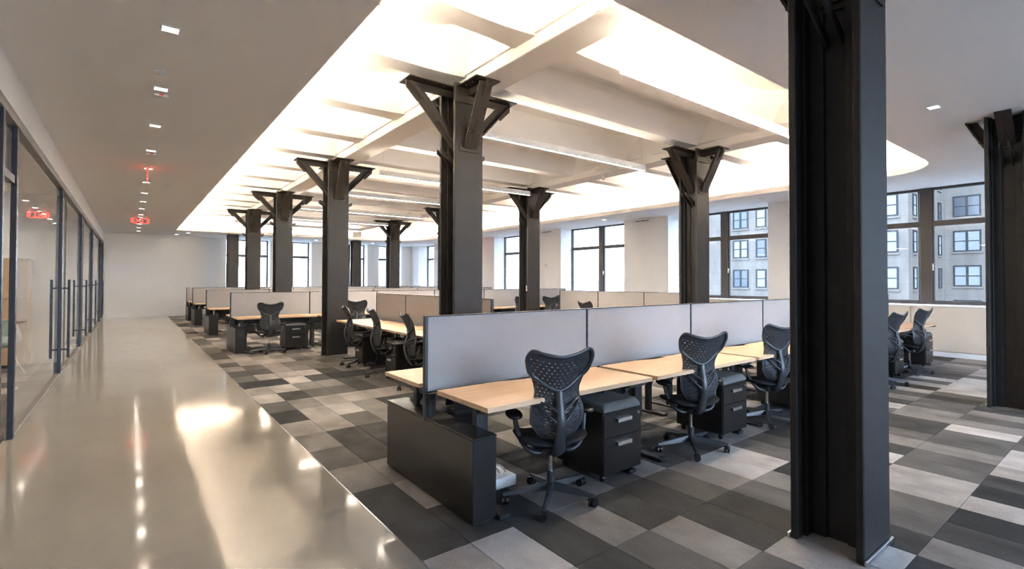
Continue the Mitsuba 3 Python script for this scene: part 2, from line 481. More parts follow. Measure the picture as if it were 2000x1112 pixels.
for k, (a, b) in enumerate(WIN_R):
    window(f"window_{k + 1}", "x", a, b, f"dark framed tall window, number {k + 1} along the side wall")
for k, (a, b) in enumerate(WIN_F):
    window(f"window_{k + 8}", "y", a, b, f"narrow dark framed window, number {k + 1} in the end wall")

# ------------------------------------------------------------------ glass wall and offices
POSTS = [2.9, 6.62, 7.35, 11.8, 16.3, 20.6, 26.0, 28.42]
ZH = 2.98
struct("wall_left", box(X0 - 0.12, X0, YB, YE, ZH + 0.1, ZC), "white_paint", label="white bulkhead above the glass office fronts")
scene["wall_left__header"] = mikit.ply(box(X0 - 0.07, X0 + 0.012, YB, YE, ZH, ZH + 0.1, 0.004), "header_grey")
scene["wall_left__floor_channel"] = mikit.ply(cat(box(X0 - 0.05, X0 + 0.01, 7.35, YE, 0, 0.035, 0.004), box(X0 - 0.05, X0 + 0.01, YB, 6.5, 0, 0.035, 0.004)), "header_grey")
for k, y in enumerate(POSTS):
    scene["wall_left__" + num("post", k)] = mikit.ply(box(X0 - 0.03, X0 + 0.012, y - 0.01, y + 0.07, 0, ZH, 0.004), "frame_blue_black")
gi = 0
DOORS = [(11.84, 12.82), (16.34, 17.2), (20.64, 21.5), (26.04, 27.0)]
for a, b in ((YB, 2.86), (2.94, 6.58), (7.39, 11.76), (12.83, 16.26), (17.21, 20.56), (21.51, 25.96), (27.01, 28.38)):
    scene["wall_left__" + num("glass_panel", gi)] = mikit.ply(quad("x", X0 - 0.025, a, b, 0.03, ZH), "clear_glass")
    gi += 1
for k, (a, b) in enumerate(DOORS):
    d = f"door_{k + 1}"
    scene[d + "__glass"] = mikit.ply(quad("x", X0 - 0.025, a, b, 0.015, ZH - 0.01), "clear_glass")
    scene[d + "__pivot_rail"] = mikit.ply(cat(box(X0 - 0.045, X0 - 0.005, a, b, 0.008, 0.05, 0.003), box(X0 - 0.035, X0 - 0.012, b - 0.012, b + 0.004, 0.05, ZH)), "header_grey")
    hy = a + 0.26
    for q, sx in enumerate((0.085, -0.115)):
        bar = box(X0 - 0.025 + sx - 0.016 + 0.015, X0 - 0.025 + sx + 0.016 + 0.015, hy - 0.016, hy + 0.016, 0.24, 1.52, 0.004)
        so = [box(min(X0 - 0.025, X0 - 0.01 + sx), max(X0 - 0.025, X0 - 0.01 + sx), hy - 0.012, hy + 0.012, z - 0.012, z + 0.012, 0.003) for z in (0.38, 1.38)]
        scene[d + "__" + num("pull_handle", q)] = mikit.ply(cat(bar, *so), "frame_blue_black")
    lab(d, f"frameless glass office door with tall dark pull handles, {ORD[k]} along the walkway", kind="structure")
scene["door_5__head_bar"] = mikit.ply(box(X0 - 0.05, X0, 6.66, 7.31, 2.42, 2.50, 0.004), "frame_blue_black")
scene["door_5__transom_glass"] = mikit.ply(quad("x", X0 - 0.025, 6.66, 7.31, 2.50, ZH), "clear_glass")
lab("door_5", "open doorway with a dark head bar at the picture's edge", kind="structure")

# offices behind the glass
OXB = -4.9
struct("floor_office", box(OXB, X0 - 0.05, YB, YE, -0.12, -0.001), "carpet_mixed", label="carpet inside the glass fronted offices")
struct("ceiling_office", box(OXB, X0 - 0.1, YB, YE, 3.08, 3.2), "ceiling_paint", label="white ceiling of the offices")
struct("wall_office", box(OXB - 0.15, OXB, YB, YE, 0, 3.2), "white_paint", label="pale rear wall of the offices")
for k, y in enumerate((2.9, 13.8, 18.6, 23.6)):
    struct(num("wall_partition", k), box(OXB, X0 - 0.09, y - 0.06, y + 0.06, 0, 3.08), "white_paint", label=f"pale partition between offices, {ORD[k]} along the walkway")
for k, (x, y) in enumerate([(x, y) for y in (5.2, 8.5, 11.6, 16.0, 21.0, 26.0) for x in (-2.6,)]):
    key = new("unseen_office_light")  # lamp out of view, placed to light the offices and the walkway
    scene[key + "__frame"] = mikit.ply(cat(box(x - .62, x + .62, y - .17, y - .15, 3.06, 3.08), box(x - .62, x + .62, y + .15, y + .17, 3.06, 3.08), box(x - .62, x - .6, y - .15, y + .15, 3.06, 3.08), box(x + .6, x + .62, y - .15, y + .15, 3.06, 3.08)), "white_plastic")
    scene[key + "__diffuser"] = mikit.ply(box(x - .6, x + .6, y - .15, y + .15, 3.065, 3.08), "white_plastic", emitter={"type": "area", "radiance": rgb(*(UNSEEN_OFFICE_LIGHT * c for c in (1, .9, .76))), "sampling_weight": 0.35})
    lab(key, f"unseen flat ceiling light placed to brighten the offices, {ORD[k]} along the walkway", "ceiling light", "unseen office ceiling lights")

# ------------------------------------------------------------------ steel columns
def rivet(c, nrm, r=0.016):
    m = trimesh.creation.icosphere(subdivisions=1, radius=r)
    m.apply_scale([1, 1, 1])
    m.apply_translation(c)
    return m


def column_meshes(top):
    W, D, t = 0.38, 0.41, 0.045          # flange width (x), depth (y)
    shaft = cat(box(-W / 2, W / 2, 0, t, 0, top, 0.006), box(-W / 2, W / 2, D - t, D, 0, top, 0.006), box(-0.02, 0.02, t, D - t, 0, top),
                *[box(s * 0.02, s * 0.11, y0, y1, 0, top, 0.003) for s in (-1, 1) for y0, y1 in ((t, t + 0.02), (D - t - 0.02, D - t))],
                *[box(s * 0.02, s * 0.04, y0, y1, 0, top, 0.003) for s in (-1, 1) for y0, y1 in ((t, t + 0.1), (D - t - 0.1, D - t))])
    foot = [box(-W / 2 - 0.012, W / 2 + 0.012, a, b, 0, 0.03, 0.004) for a, b in ((-0.018, -0.001), (D + 0.001, D + 0.018))]
    return shaft, foot


def bracket_meshes(reach, zt, z0, w, root):
    """a bracket reaching out along -y from y=root: seat plate, gusset, strut; the strut starts at y=0 offset 'root'"""
    seat = cat(box(-0.16, 0.16, root - reach, root, zt - 0.016, zt, 0.003), box(-0.012, 0.012, root - reach + 0.02, root, zt - 0.1, zt - 0.016))
    g = sg.Polygon([(root - reach + 0.03, zt - 0.016), (root - reach + 0.20, zt - 0.016), (root - reach + 0.20, zt - 0.20), (root - reach + 0.16, zt - 0.24), (root - reach + 0.02, zt - 0.09)])
    gus = prism(g, -0.012, 0.012, "yzx")
    p0, p1 = np.array([0, root - 0.02, z0]), np.array([0, root - reach + 0.06, zt - 0.03])
    d = (p1 - p0) / np.linalg.norm(p1 - p0)
    nrm = np.array([0, -d[2], d[1]])
    if nrm[2] > 0:
        nrm = -nrm
    pts, pts2 = [], []
    for p in (p0, p1):
        for s in (-1, 1):
            for e in (0, 0.018):
                pts.append(p + [s * w / 2, 0, 0] + nrm * e)
        for s in (-0.008, 0.008):
            for e in (-0.09, 0.0):
                pts2.append(p + [s, 0, 0] + nrm * e)
    slot = [p0 + d * q + nrm * e + [s, 0, 0] for q in (0.12, 0.36) for e in (0.017, 0.0205) for s in (-0.009, 0.009)]
    base = box(-0.13, 0.13, root - 0.012, root, z0 - 0.05, z0 + 0.24, 0.002)
    top = box(-0.19, 0.19, root - 0.014, root, zt - 0.2, zt - 0.016, 0.002)
    rv = [rivet(p0 + d * q + nrm * 0.018 + [s * w * .32, 0, 0], None, 0.011) for q in (.08, .2, .42, .52) for s in (-1, 1)]
    rv += [rivet((s * 0.1, root - 0.012, z), None) for s in (-1, 1) for z in (z0 + .02, z0 + .12)] + [rivet((x, root - 0.014, zt - 0.09), None) for x in (-.15, -.05, .05, .15)]
    rv += [rivet((s * 0.1, root - q, zt - 0.017), None, 0.013) for s in (-1, 1) for q in (.12, .26)]
    return cat(seat, gus, top), cat(hull(pts), hull(pts2)), hull(slot), cat(*rv), base


COL_H = 3.91
shaft_m, foot_m = column_meshes(COL_H)
shaft_p, foot_p = mikit.ply(shaft_m, "column_steel"), [mikit.ply(m, "bare_steel") for m in foot_m]
D_ = 0.41
arms = []
for kind_, (deg, root) in enumerate(((0, 0.0), (180, 0.0), (90, -0.02), (-90, -0.02))):
    # local bracket frame: origin at column centre; flange faces at +-D/2, web faces at +-0.02
    r0 = -D_ / 2 if kind_ < 2 else -0.025
    rc = 0.46 if kind_ < 2 else 0.70
    seat_m, strut_m, slot_m, riv_m, plate_m = bracket_meshes(rc, ZG - 0.001, 3.13, 0.17 if kind_ < 2 else 0.16, r0)
    arms.append([mikit.ply(rotz(m, deg, (0, D_ / 2, 0)), b) for m, b in ((seat_m, "bracket_steel"), (strut_m, "bracket_steel"), (slot_m, "caster_black"), (riv_m, "bracket_steel"), (plate_m, "bracket_steel"))])
cleat_p = [mikit.ply(cat(hull([(s * .02, D_ / 2 + y, z) for y in (-.05, -.035) for z in (2.86, 2.95)] + [(s * .30, D_ / 2 + y, z) for y in (-.05, -.035) for z in (3.05, 3.11)]),
                         hull([(s * .02, D_ / 2 + y, z) for y in (.035, .05) for z in (2.86, 2.95)] + [(s * .30, D_ / 2 + y, z) for y in (.035, .05) for z in (3.05, 3.11)])), "bracket_steel") for s in (-1, 1)]


def column(x, y, label, group=None, brackets=True):
    k = new("steel_column")
    M = at(x, y)
    put(k + "__shaft", shaft_p, M)
    for i in (0, 1):
        put(k + "__" + num("foot_angle", i), foot_p[i], M)
    if brackets:
        for i, (seat, strut, slot, riv, plate) in enumerate(arms):
            b = k + "__" + num("bracket", i)
            put(b, seat, M)
            put(b + "__strut", strut, M)
            put(b + "__slot", slot, M)
            put(b + "__base_plate", plate, M)
            put(b + "__rivets", riv, M)
            lab(b + "__rivets", kind="stuff")
        for i, c in enumerate(cleat_p):
            put(k + "__" + num("cleat", i), c, M)
    lab(k, label, "column", group, "thing")


AX, BX = 3.06, 7.74
column(AX, 1.07, "thickest black steel column, standing on the carpet before the front row of desks")
column(AX, 5.71, "black bracketed steel column rising just behind the front row of desk screens")
column(AX, 11.05, "black bracketed steel column with its foot on the carpet beyond the side-facing chairs")
column(AX, 15.94, "black bracketed steel column third from the front row of screens, by the corridor")
column(AX, 20.52, "slim looking black bracketed column before the last desk rows, by the corridor")
column(3.19, 26.3, "plain dark brown column against the end wall, closest to the white corridor wall", brackets=False)
column(BX, 1.41 - 0.4, "dark steel column cropped by the picture's edge, near the window wall")
column(BX, 5.64, "black bracketed column before the window that shows the stone building")
column(BX, 10.97, "black bracketed column with a small white switch plate, between chairs and the window wall")
column(BX, 15.8, "black bracketed column mostly hidden behind the column above the front screens")
column(BX, 20.44, "black bracketed column before the end windows, far from the corridor")
column(8.13, 26.3, "dark plain column standing between two end windows", brackets=False)
sw = new("switch_plate")
scene[sw + "__plate"] = mikit.ply(box(BX - 0.196, BX - 0.19, 11.0, 11.05, 1.24, 1.38, 0.002), "white_plastic")
scene[sw + "__toggle"] = mikit.ply(box(BX - 0.203, BX - 0.196, 11.015, 11.035, 1.28, 1.33, 0.002), "grey_plastic")
lab(sw, "small white switch plate on the side of a black column above the desk screens", "switch")

# ------------------------------------------------------------------ pendant lights
PEND_Y = [3.38, 6.15, 9.7, 12.4, 15.6, 18.4, 21.2]
pb = mikit.ply(cat(box(-1.66, 1.66, -0.028, -0.024, -0.0, 0.095), box(-1.66, 1.66, 0.024, 0.028, -0.0, 0.095), box(-1.66, 1.66, -0.024, 0.024, 0.03, 0.085), box(-1.668, -1.66, -0.028, 0.028, 0, 0.095), box(1.66, 1.668, -0.028, 0.028, 0, 0.095)), "trim_white")
pdif = mikit.ply(box(-1.655, 1.655, -0.0235, 0.0235, 0.001, 0.014), "white_plastic", emitter={"type": "area", "radiance": rgb(*(PENDANT * c for c in (1, .9, .76))), "sampling_weight": 1.2})
pup = mikit.ply(box(-1.655, 1.655, -0.0235, 0.0235, 0.086, 0.092), "white_plastic", emitter={"type": "area", "radiance": rgb(*(UPLIGHT * c for c in (1, .88, .73))), "sampling_weight": 2.5})  # upper glowing face is unseen, set to brighten slab and beams
pcab = [mikit.ply(cat(cyl(0.002, 0.095, ZS - 3.45, s, 0, 6), cyl(0.018, ZS - 3.45 - 0.03, ZS - 3.45 - 0.001, s, 0, 12)), "bare_steel") for s in (-1.6, 1.6)]
for k, y in enumerate(PEND_Y):
    p = new("pendant_light")
    M = at(5.05, y, 3.45)
    put(p + "__housing", pb, M)
    put(p + "__diffuser", pdif, M)
    put(p + "__unseen_top_diffuser", pup, M)
    for i, c in enumerate(pcab):
        put(p + "__" + num("cable", i), c, M)
    lab(p, f"long slim white pendant light under the beams, {ORD[k]} from the front row of desks", "pendant light", "linear pendant lights")

# ------------------------------------------------------------------ recessed downlights
dl_trim = mikit.ply(cat(box(-.065, .065, -.065, -.05, -.004, .004), box(-.065, .065, .05, .065, -.004, .004), box(-.065, -.05, -.05, .05, -.004, .004), box(.05, .065, -.05, .05, -.004, .004)), "trim_white")
dl_lens = mikit.ply(box(-.05, .05, -.05, .05, -.0025, 0.004), "white_plastic", emitter={"type": "area", "radiance": rgb(*(DOWNLIGHT * c for c in (1, .88, .72))), "sampling_weight": 0.25})


def downlight(x, y, label, group):
    k = new("downlight")
    put(k + "__trim", dl_trim, at(x, y, ZC - 0.004))
    put(k + "__lens", dl_lens, at(x, y, ZC - 0.004))
    lab(k, label, "downlight", group)


for i in range(15):
    downlight(0.21, 5.17 + 1.675 * i, f"small square recessed downlight over the walkway, {ORD[i]} in the line going away from the camera", "walkway downlights")
downlight(6.67, 1.71, "small square recessed downlight alone between the thick column and the cropped column", "other downlights")
for i, (x, y) in enumerate(((1.42, 27.9), (1.72, 26.7), (11.2, 12.0), (5.1, 27.2), (6.6, 27.4), (9.3, 27.6))):
    downlight(x, y, ["tiny square downlight by the end wall, above the last desk row", "tiny downlight just past the glowing ceiling corner", "tiny downlight near the window wall, above the second window pier", "tiny downlight before the end windows, between the two corridor-side columns", "tiny downlight before the end windows, over the plain white pier", "tiny downlight before the end windows, near the far room corner"][i], "other downlights")

# ------------------------------------------------------------------ exit signs
def exit_sign(x, y, deg, label):
    k = new("exit_sign")
    M = at(x, y, 0, deg)
    put(k + "__housing", mikit.ply(box(-0.17, 0.17, -0.02, 0.02, ZC - 0.035, ZC - 0.0005, 0.004), "white_plastic"), M)
    put(k + "__panel", mikit.ply(box(-0.16, 0.16, -0.003, 0.003, ZC - 0.235, ZC - 0.03, 0.001), "acrylic"), M)
    for q, flip in enumerate((0, 180)):
        t = meshkit.text_mesh("EXIT", 0.135, 0.002, True)
        t.apply_translation([-(t.bounds[0][0] + t.bounds[1][0]) / 2, 0, 0])
        t.apply_transform(trimesh.transformations.rotation_matrix(math.pi / 2, [1, 0, 0]))
        t.apply_translation([0, -0.0035, ZC - 0.21])
        border = cat(box(-.16, .16, -.006, -.0035, ZC - .235, ZC - .223), box(-.16, -.152, -.006, -.0035, ZC - .223, ZC - .04), box(.152, .16, -.006, -.0035, ZC - .223, ZC - .04))
        t = rotz(cat(t, border), flip)
        put(k + "__" + num("lettering", q), mikit.ply(t, "red_letters", emitter={"type": "area", "radiance": rgb(0.42, 0.02, 0.014), "sampling_weight": 0.1}), M)
    lab(k, label, "exit sign")


exit_sign(0.2, 20.7, 0, "red lit EXIT sign hanging far down the walkway, its letters facing the camera")
exit_sign(0.2, 11.75, 90, "red lit EXIT sign over the walkway seen edge-on, among the downlights")
exit_sign(11.45, 20.9, 30, "small red EXIT sign near the window wall, half hidden behind a column")

# small ceiling devices
def disc_device(x, y, label, cat_, r=0.06, name="smoke_detector"):
    k = new(name)
    scene[k + "__base"] = mikit.ply(cyl(r, ZC - 0.012, ZC - 0.0005, x, y, 24), "trim_white", 30)
    scene[k + "__cover"] = mikit.ply(cyl(r * 0.75, ZC - 0.025, ZC - 0.012, x, y, 24), "white_plastic", 30)
    lab(k, label, cat_)


disc_device(0.19, 6.3, "flat white round cover on the ceiling between the first two walkway downlights", "sprinkler", 0.055, "sprinkler_cover")
disc_device(0.55, 13.6, "small white round sprinkler cover beyond the edge-on exit sign", "sprinkler", 0.05, "sprinkler_cover")
disc_device(11.1, 6.4, "white round ceiling cover near the top of the second window", "sprinkler", 0.09, "sprinkler_cover")
for (x, y, l) in ((0.22, 7.06, "small white strobe box with a red lens by the second walkway downlight"), (0.22, 10.42, "small white strobe box by the fourth walkway downlight")):
    k = new("alarm_strobe")
    scene[k + "__body"] = mikit.ply(box(x - .06, x + .06, y - .05, y + .05, ZC - .03, ZC - .0005, .006), "white_plastic")
    scene[k + "__lens"] = mikit.ply(box(x - .018, x + .018, y - .056, y - .05, ZC - .024, ZC - .008, .002), "red_letters")
    lab(k, l, "alarm strobe")
k = new("fire_sprinkler")
scene[k + "__pipe"] = mikit.ply(cyl(0.018, ZG - 0.09, ZG - 0.002, GB[0] + 0.12, 8.4, 12), "trim_white", 30)
scene[k + "__deflector"] = mikit.ply(cyl(0.035, ZG - 0.105, ZG - 0.09, GB[0] + 0.12, 8.4, 12), "grey_plastic", 30)
lab(k, "small pale sprinkler head under the girder between the two window-side columns", "sprinkler")
for i, (y, l) in enumerate(((11.0, "thin dark air slot at the top of the window wall, pier after the second window"), (16.0, "thin dark air slot at the top of the window wall, pier after the third window"), (5.8, "thin dark air slot at the top of the window wall beside the thick column"))):
    k = new("air_slot")
    scene[k + "__frame"] = mikit.ply(box(X1 - 0.012, X1 - 0.001, y - .3, y + .3, 3.36, 3.42, .003), "trim_white")
    scene[k + "__slot"] = mikit.ply(box(X1 - 0.014, X1 - 0.012, y - .28, y + .28, 3.378, 3.402), "dark_plastic")
    lab(k, l, "air vent")
k = new("thermostat")
scene[k + "__body"] = mikit.ply(box(X1 - 0.025, X1 - 0.001, 15.95, 16.1, 1.98, 2.16, .006), "white_plastic")
scene[k + "__display"] = mikit.ply(box(X1 - 0.028, X1 - 0.025, 15.99, 16.06, 2.07, 2.13), "grey_plastic")
lab(k, "small white thermostat box on the pale window pier", "thermostat")

# ------------------------------------------------------------------ desks
DW, DD, DZ = 1.468, 0.68, 0.74


def top_poly():
    w = DW / 2
    p = [(-w, 0), (w, 0), (w, DD), (0.10, DD), (0.085, DD - 0.065)]
    for t in np.linspace(0, 1, 7):
        p.append((0.02 - 0.30 * t, DD - 0.065 + 0.065 * (t * t * (3 - 2 * t))))
    p += [(-w, DD)]
    return sg.Polygon(p)


top_m = prism(top_poly(), DZ - 0.03, DZ)


def leg_mesh(x):
    col = cat(box(x - .045, x + .045, .37, .43, .32, .66, .004), box(x - .037, x + .037, .377, .423, .03, .33, .003))
    br = hull([(x + s * .03, y, z) for s in (-1, 1) for y, z in ((.12, .709), (.62, .709), (.14, .69), (.60, .69), (.30, .62), (.50, .62))])
    return cat(col, br), box(x - .04, x + .04, .08, .66, 0.0, .03, .008)


def chain_mesh(x, y):
    out = []
    n = 17
    for i in range(n):
        t = i / (n - 1)
        z = 0.70 - 0.66 * t
        dy = 0.05 * math.sin(t * 3.1)
        out.append(box(x - .032, x + .032, y + dy - .016, y + dy + .016, z - .015, z + .012, .007))
        out.append(box(x - .012, x + .012, y + dy - .008, y + dy + .008, z - .03, z - .01))
    return cat(*out)


desk_p = {}
for wood in ("maple_laminate", "maple_laminate_cross"):
    desk_p[wood] = mikit.ply(top_m, wood)
LEG = [leg_mesh(-.56), leg_mesh(.60)]
leg_p = [mikit.ply(a, "black_metal") for a, b in LEG]
foot_pp = [mikit.ply(b, "black_metal") for a, b in LEG]
cross_p = mikit.ply(cat(box(-.53, .57, .33, .37, .64, .70, .004), box(-.53, .57, .44, .48, .66, .70, .004)), "black_metal")
ctrl_p = mikit.ply(cat(box(.50, .68, .015, .09, .685, .7095, .004), *[box(.52 + .025 * i, .538 + .025 * i, .010, .016, .692, .702, .001) for i in range(6)]), "dark_plastic")
chain_p = mikit.ply(chain_mesh(.70, .24), "black_metal")
chain2_p = mikit.ply(chain_mesh(-.30, .20), "black_metal")


def desk(x, y, deg, label, group, full=True, wood="maple_laminate"):
    k = new("sit_stand_desk")
    M = at(x, y, 0, deg)
    put(k + "__tabletop", desk_p[wood], M)
    for i in (0, 1):
        put(k + "__" + num("leg", i), leg_p[i], M)
        put(k + "__" + num("leg", i) + "__foot", foot_pp[i], M)
    put(k + "__crossbar", cross_p, M)
    if full:
        put(k + "__hand_controller", ctrl_p, M)
        put(k + "__cable_chain", chain_p, M)
    lab(k, label, "desk", group)
    return k, M


# screens: local x along the run
def screen(x, y, deg, label, group, w=1.527, z0=0.70, z1=1.25, first=False, last=False):
    k = new("privacy_screen")
    key = (round(w, 3), first, last)
    if key not in screen_p:
        fr = cat(box(-w / 2, w / 2, -.017, .017, z1 - .008, z1, .002), box(-w / 2, w / 2, -.017, .017, z0, z0 + .012, .002), box(-w / 2, -w / 2 + (.022 if first else .0085), -.019, .019, z0 - (.2 if first else 0), z1, .002), box(w / 2 - (.022 if last else .0085), w / 2, -.019, .019, z0, z1, .002))
        fa = box(-w / 2 + (.022 if first else .0085), w / 2 - (.022 if last else .0085), -.015, .015, z0 + .012, z1 - .008, .003)
        screen_p[key] = (mikit.ply(fr, "black_metal"), mikit.ply(fa, "panel_fabric"))
    M = at(x, y, 0, deg)
    put(k + "__frame", screen_p[key][0], M)
    put(k + "__fabric", screen_p[key][1], M)
    lab(k, label, "desk screen", group)


screen_p = {}


# pedestals: front at y=0 facing -y
ped_body = box(-.2, .2, .012, .56, .055, .515, .006)
ped_cush = trimesh.convex.convex_hull(np.vstack([box(-.2, .2, .0, .56, .516, .55, .01).vertices, box(-.19, .19, .012, .548, .52, .585, .022).vertices]))
ped_d = [(.058, .325), (.33, .50)]
ped_p = dict(body=mikit.ply(ped_body, "black_laminate"), cushion=mikit.ply(ped_cush, "cushion_grey", 40),
             drawers=[mikit.ply(box(-.198, .198, 0.0, .0125, a, b, .003), "black_laminate") for a, b in ped_d],
             handles=[mikit.ply(cat(box(-.075, .075, -.028, -.022, b - .062, b - .036, .002), box(-.075, .075, -.028, -.001, b - .040, b - .034, .002)), "brushed_silver") for a, b in ped_d],
             lock=mikit.ply(rot_lock := cyl(.011, 0, .008, 0, 0, 14).apply_transform(trimesh.transformations.rotation_matrix(math.pi / 2, [1, 0, 0])).apply_translation([.165, 0, .475]), "chrome"),
             casters=[mikit.ply(cat(cyl(.022, 0, .02, 0, 0, 14).apply_transform(trimesh.transformations.rotation_matrix(math.pi / 2, [0, 1, 0])).apply_translation([x - .01, y, .022]), box(x - .015, x + .015, y - .015, y + .015, .03, .056)), "caster_black") for x in (-.16, .16) for y in (.06, .5)])


def pedestal(x, y, deg, label, group):
    k = new("drawer_pedestal")
    M = at(x, y, 0, deg)
    put(k + "__body", ped_p["body"], M)
    put(k + "__cushion", ped_p["cushion"], M)
    lab(k + "__cushion", "grey padded seat cushion on top")
    for i in (0, 1):
        put(k + "__" + num("drawer", i), ped_p["drawers"][i], M)
        put(k + "__" + num("drawer", i) + "__handle", ped_p["handles"][i], M)
    put(k + "__lock", ped_p["lock"], M)
    for i in range(4):
        put(k + "__" + num("caster", i), ped_p["casters"][i], M)
    lab(k, label, "drawer pedestal", group)


# ------------------------------------------------------------------ task chair
def back_surface(u, t):
    """shell surface: u in [-1,1] across, t in [0,1] up"""
    u, t = np.asarray(u, float), np.asarray(t, float)
    zb = 0.440
    ztop = 1.012 + 0.060 * np.abs(u) ** 1.6 - 0.02 * np.clip(np.abs(u) - 0.86, 0, 1) * 10 * np.abs(u)
    z = zb + t * (ztop - zb)
    kt = np.array([0, .03, .08, .15, .25, .36, .46, .56, .68, .80, .90, .96, 1.0])
    kw = np.array([.035, .088, .132, .168, .202, .200, .178, .166, .186, .222, .244, .247, .238])
    from scipy.interpolate import PchipInterpolator
    w = PchipInterpolator(kt, kw)(t)
    x = 0.89 * u * w
    ky = PchipInterpolator([0, .12, .3, .45, .62, .8, 1.0], [-.165, -.205, -.205, -.190, -.200, -.235, -.290])
    y = ky(t) + 0.055 * u ** 2 * (1 - 0.25 * t)
    return np.stack([x, y, z], -1)


def back_shell(nu=46, nt=126):
    us, ts = np.linspace(-1, 1, nu + 1), np.linspace(0, 1, nt + 1)
    U, Tt = np.meshgrid(us, ts)
    P = back_surface(U, Tt)
    du = back_surface(U + 1e-3, Tt) - back_surface(U - 1e-3, Tt)
    dt = back_surface(U, np.clip(Tt + 1e-3, 0, 1)) - back_surface(U, np.clip(Tt - 1e-3, 0, 1))
    N = np.cross(du, dt)
    N /= np.linalg.norm(N, axis=-1, keepdims=True) + 1e-12
    keep = np.ones((nt, nu), bool)
    for i in range(nt):
        tc = (ts[i] + ts[i + 1]) / 2
        for j in range(nu):
            uc = (us[j] + us[j + 1]) / 2
            if 0.05 < tc < 0.50 and abs(uc) < 0.88:
                a = (tc + 0.10 * (1 - uc ** 2) - 0.08 * max(0, .25 - tc)) * 126
                row = int(a // 4)
                if a % 4 < 1.1 and (j + 3 * (row % 2)) % 6 < 4:
                    keep[i, j] = False
            elif 0.5 <= tc < 0.93 and abs(uc) < 0.9:
                if (i % 5 == 0) and ((j + 2 * ((i // 5) % 2)) % 4 == 0):
                    keep[i, j] = False
    th = 0.0055
    A, B = P + N * th / 2, P - N * th / 2
    n = (nu + 1) * (nt + 1)
    idx = np.arange(n).reshape(nt + 1, nu + 1)
    V = np.vstack([A.reshape(-1, 3), B.reshape(-1, 3)])
    i, j = np.nonzero(keep)
    a, b, c, d = idx[i, j], idx[i, j + 1], idx[i + 1, j + 1], idx[i + 1, j]
    F = [np.stack([a, b, c], -1), np.stack([a, c, d], -1), np.stack([a + n, c + n, b + n], -1), np.stack([a + n, d + n, c + n], -1)]
    pad = np.zeros((nt + 2, nu + 2), bool)
    pad[1:-1, 1:-1] = keep
    for di, dj, e in ((-1, 0, ((0, 0), (0, 1))), (1, 0, ((1, 1), (1, 0))), (0, -1, ((1, 0), (0, 0))), (0, 1, ((0, 1), (1, 1)))):
        m = keep & ~pad[1 + di:nt + 1 + di, 1 + dj:nu + 1 + dj]
        i, j = np.nonzero(m)
        p, q = idx[i + e[0][0], j + e[0][1]], idx[i + e[1][0], j + e[1][1]]
        F += [np.stack([p, p + n, q + n], -1), np.stack([p, q + n, q], -1)]
    return trimesh.Trimesh(V, np.vstack(F), process=False)


def sp(u, t, off=0.0):
    p = back_surface(u, t)
    p[..., 1] -= off
    return p


def back_frame():
    side = [(0.0, .60), (.35, .615), (.68, .655), (.92, .71), (1.0, .77), (1.0, .86), (1.0, .93), (.97, .975)]
    top = [(u, 1.0) for u in (.90, .7, .45, .2, 0.0)]
    right = [sp(u, t, .006) for u, t in side + top]
    left = [p * [-1, 1, 1] for p in right[1:-1]][::-1]
    loop = np.array(right + left)
    from scipy.interpolate import CubicSpline
    lp = np.vstack([loop, loop[:1]])
    s = np.r_[0, np.cumsum(np.linalg.norm(np.diff(lp, axis=0), axis=1))]
    path = CubicSpline(s, lp, bc_type="periodic")(np.linspace(0, s[-1], 97)[:-1])
    rim = tube(path, 0.0115, 10, True, (1.25, 0.85), ref=(0, 1, 0.2))
    edge = []
    for sgn in (1, -1):
        edge.append(tube(np.array([sp(sgn * 1.0, t, .001) for t in np.linspace(.02, .74, 40)]), .0055, 6))
    edge.append(tube(np.array([sp(u, .005, .001) for u in np.linspace(-1, 1, 9)]), .0055, 6))
    return cat(rim, *edge)


def spine():
    pts = [sp(0, .60, .012), sp(0, .50, .030), sp(0, .38, .045), sp(0, .22, .045), sp(0, .06, .032), np.array([0, -.165, .375]), np.array([0, -.10, .355])]
    path = spline(pts, 26)
    ww = np.interp(np.linspace(0, 1, 26), [0, .3, .75, 1], [.024, .029, .040, .042])
    return tube(path, ww, 12, False, (1.0, .55), ref=(0, 1, 0.05))


def lumbar():
    out = []
    for s in (-1, 1):
        out.append(tube(spline([sp(s * .05, .36, .05), sp(s * .45, .43, .035), sp(s * .92, .455, .008)], 12), np.linspace(.011, .008, 12), 8))
        out.append(tube(spline([sp(s * .92, .455, .008), sp(s * .55, .36, .03), sp(s * .08, .24, .045)], 12), np.linspace(.007, .010, 12), 8))
    return cat(*out)


def seat_mesh():
    n, m = 32, 9
    V = []
    ang = np.linspace(0, 2 * np.pi, n, endpoint=False)
    e = 2 / 3.2
    for k in range(m):
        t = k / (m - 1)
        r = math.sin(math.pi * (0.04 + 0.92 * t)) ** .28
        zz = .40 + .055 * t
        for a in ang:
            cx, cy = np.sign(math.cos(a)) * abs(math.cos(a)) ** e, np.sign(math.sin(a)) * abs(math.sin(a)) ** e
            x, y = .245 * cx * r, .04 + .235 * cy * r
            V.append([x, y, zz + .03 * (x / .245) ** 2 - .05 * max(0, (y - .14) / .13) ** 2])
    V += [[0, .04, .40], [0, .04, .452]]
    F = []
    for k in range(m - 1):
        for i in range(n):
            a, b = k * n + i, k * n + (i + 1) % n
            F += [[a, b, b + n], [a, b + n, a + n]]
    for i in range(n):
        F += [[m * n, (i + 1) % n, i], [m * n + 1, (m - 1) * n + i, (m - 1) * n + (i + 1) % n]]
    return trimesh.Trimesh(V, F, process=False)


